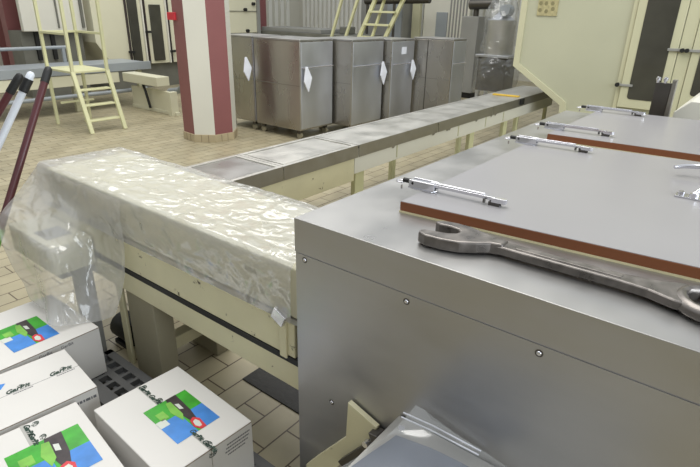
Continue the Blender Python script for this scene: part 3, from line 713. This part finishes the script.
pf = MB().tube([(5.06, 7.9, .0), (5.06, 7.6, .22), (5.06, 7.35, .26), (5.06, 7.25, .34), (5.06, 7.25, 2.6)], .05, 12)
tag(pf.build('blue_grey_pipe', 'bluegrey'), 'thick blue-grey pipe rising just left of the striped pillar', 'pipe')
ov = thing('background_oven', 'cream panelled oven with narrow dark windows at the far left', 'oven', (5.3, 10, 0))
MB().prism([(4.95, 3), (4.95, .86), (5.12, .60), (5.2, .45), (7.2, .45), (7.2, 3)], 'y', 9.5, 10.6).build('casing', 'oven_cream', ov, .004)
MB().box(5.2, 7.1, 9.6, 10.5, 0, .45).build('plinth', 'midgrey', ov)
for x0, x1, zt_ in ((5.62, 5.80, 2.4), (6.05, 6.28, 1.49)):
    MB().box(x0, x1, 9.47, 9.5, .5, zt_).build('window_pane', 'darkglass', ov, .003)
for x in (5.56, 5.88, 5.93, 6.38, 6.42): MB().box(x, x + .025, 9.46, 9.5, .45, 3).build('door_edge', 'labdark' if x in (5.56, 5.93, 6.42) else 'white_paint', ov)
for x, z in ((5.95, 1.02), (5.57, .68), (6.44, .66)): MB().box(x - .05, x + .06, 9.42, 9.47, z - .02, z + .02).build('catch', 'black', ov)
wm = thing('white_wall_unit', 'off-white cabinet above the conveyor behind the pale yellow steps', 'machine', (4.2, 10, 0))
MB().box(3.86, 4.88, 9.6, 9.7, 1.05, 3).build('casing', 'white_paint', wm, .01)
MB().box(4.40, 4.42, 9.57, 9.6, 1.1, 3).build('door_gap', 'midgrey', wm); MB().box(4.80, 4.84, 9.56, 9.6, 1.1, 3).build('door_gap', 'midgrey', wm)
MB().box(3.85, 4.85, 9.75, 10.2, 0, 1.05).build('lower_casing', 'midgrey', wm)
for x in (4.05, 4.3): MB().box(x, x + .06, 9.7, 9.75, .6, 1.05).build('support', 'black', wm)
cp = MB().box(3.93, 4.20, 10.4, 10.6, 0, 4.5)
tag(cp.build('maroon_column', 'maroon'), 'maroon painted column at the far left edge', 'column')
cp = MB().box(4.24, 4.42, 10.4, 10.55, 0, 4.5)
tag(cp.build('grey_column', 'grey'), 'grey-white column behind the off-white cabinet', 'column')

# ---------------------------------------------------------------- machinery beyond the cabinets
pm = thing('panelled_machine', 'cream machine front with black knobs just right of the striped pillar', 'machine', (8.4, 9.8, 0))
MB().box(7.5, 8.72, 9.5, 10.4, .96, 3).build('casing', 'oven_cream', pm, .004)
MB().box(7.5, 8.72, 9.48, 9.5, 1.395, 1.405).build('panel_gap', 'midgrey', pm)
MB().box(7.5, 8.8, 9.6, 10.3, 0, .96).build('plinth', 'midgrey', pm)
MB().box(8.72, 8.80, 9.46, 9.6, 0, 3).build('frame_post', 'grey', pm)
for x, z in ((8.38, 1.43), (8.42, 1.0), (8.62, 1.55)): MB().tube([(x, 9.5, z), (x, 9.44, z)], .035, 10).build('knob', 'black', pm)
cp = MB().box(9.08, 9.40, 9.9, 10.2, 0, 4.5)
tag(cp.build('maroon_column', 'maroon'), 'maroon column beyond the cabinets, right of the cream machine front', 'column')
lm = thing('low_grey_machine', 'low grey machine bed behind the row of steel cabinets', 'machine', (9.6, 8, 0))
MB().box(8.9, 9.9, 6.9, 9.7, .55, 1.0).build('bed', 'midgrey', lm, .01)
MB().box(8.95, 9.8, 7.8, 9.6, 1.0, 1.08).build('guard', 'grey', lm, .01)
for y in (7.0, 8.2, 9.4): MB().box(9.0, 9.1, y, y + .1, 0, .55).build('leg', 'grey', lm)
MB().box(9.2, 9.5, 7.3, 7.5, 1.0, 1.15).build('motor', 'midgrey', lm, .02)
dd = MB().tube([(10.1, 7.5, 1.66), (10.1, 5.9, 1.70)], .07, 12)
for y in (7.45, 6.75): dd.tube([(10.1, y, 0), (10.1, y, 1.66)], .03, 8)
tag(dd.build('dark_duct', 'steel_dark'), 'dark grey pipe running behind the sloping yellow stairs', 'pipe')
s2 = thing('yellow_stairs', 'sloping pale yellow stairs with handrails rising behind the steel cabinets', 'stairs', (8.6, 6.5, 0))
def sl(y0, y1, z1=1.66, z0=1.0, n='rail'):
    dy = (y1 - y0) / (z1 - z0)
    a = Vector((8.5, y0 - dy * z0, 0)); b = Vector((8.5, y1 + dy * .8, z1 + .8)); return a, b
for (y0, y1, w2, nm) in ((7.12, 6.88, .045, 'handrail'), (6.77, 6.50, .045, 'handrail'), (6.45, 6.10, .07, 'stringer'), (5.86, 5.50, .07, 'stringer'), (6.15, 5.9, .04, 'handrail')):
    a, b = sl(y0, y1); 
    if nm == 'handrail' : a = a + (b - a) * .2
    MB().bar(a, b, w2, .05, upv=(1, 0, 0)).build(nm, 'yellow_paint', s2, .004)
for k in range(10):
    z = .12 + k * .22; y = 6.43 - (z - 1.0) * .53
    MB().box(8.42, 8.58, y - .58, y, z, z + .035).build('tread', 'yellow_paint', s2, .003)
bpn = thing('blue_grey_cabinet', 'blue-grey tall cabinet behind the sloping yellow stairs', 'cabinet', (10.9, 7.4, 0))
MB().box(10.6, 11.2, 6.85, 8.0, 0, 2.6).build('body', 'grey', bpn, .01)
MB().box(10.57, 10.6, 6.87, 7.25, .1, 2.5).build('door', 'bluegrey', bpn, .005)
tag(MB().box(10.9, 11.0, 6.6, 6.80, 0, 4.5).build('cream_post', 'cream_clean', None, .01), 'slim cream post beyond the right-hand steel cabinets', 'post')
sp_ = thing('sliding_panel', 'pale grey ribbed panel door beyond the right-hand steel cabinets', 'panel', (11.1, 5.9, 0))
MB().box(11.0, 11.06, 5.45, 6.55, 0, 3).build('leaf', 'white_paint', sp_, .005)
for k in range(6): MB().box(10.985, 11.0, 5.5 + k * .075, 5.53 + k * .075, .05, 3).build('rib', 'grey', sp_)
MB().box(10.97, 11.0, 5.95, 6.22, .9, 1.47).build('blue_insert', 'bluegrey', sp_, .004)
sc_ = thing('grey_stand', 'narrow dark grey cabinet beside the plastic-wrapped drum', 'cabinet', (9.6, 4.6, 0))
MB().box(9.3, 9.8, 4.42, 4.75, .1, 1.42).build('body', 'grey', sc_, .01); MB().box(9.35, 9.75, 4.45, 4.72, 0, .1).build('foot', 'black', sc_)
MB().tube([(9.5, 4.7, 1.62), (9.5, 4.2, 1.64)], .09, 12).tube([(9.55, 4.6, 1.42), (9.55, 4.6, 1.6)], .05, 10).build('duct', 'steel_dark', sc_)
dm = thing('wrapped_drum', 'stainless drum machine wrapped in clear plastic film at the back', 'machine', (9.0, 3.85, 0))
MB().tube([(9.0, 3.85, .84), (9.0, 3.85, 1.38)], .23, 24).build('drum', 'steel_conv', dm)
MB().box(8.78, 9.2, 3.6, 4.1, .25, .80).build('base_housing', 'steel_dark', dm, .01)
for x, y in ((8.8, 3.62), (8.8, 4.05), (9.16, 3.62), (9.16, 4.05)): MB().box(x, x + .05, y, y + .05, 0, .84).build('leg', 'steel_daylit', dm)
MB().box(8.74, 9.24, 3.56, 4.14, .80, .84).build('shelf', 'steel_daylit', dm, .004)
MB().tube([(9.0, 3.85, 1.38), (9.0, 3.85, 1.5)], [.2, .08], 20).build('lid', 'steel_daylit', dm)
MB().tube([(8.8, 3.75, 1.53), (9.0, 3.75, 1.53)], .09, 16).build('motor', 'bluegrey', dm)
wr = []; 
for a in range(25):
    th = 2 * math.pi * a / 24; row = []
    for k in range(26):
        z = .2 + 1.5 * k / 25; rr = (.36 if z < .8 else .29) - (.10 * max(0, z - 1.4) / .3)
        q = noise.noise(Vector((math.cos(th) * 2, math.sin(th) * 2, z * 5)))
        rr += q * .05; row.append(Vector((9.0 + rr * math.cos(th), 3.85 + rr * math.sin(th), z)))
    wr.append(row)
MB().grid(wr).build('wrap_film', 'wrapfilm', dm)
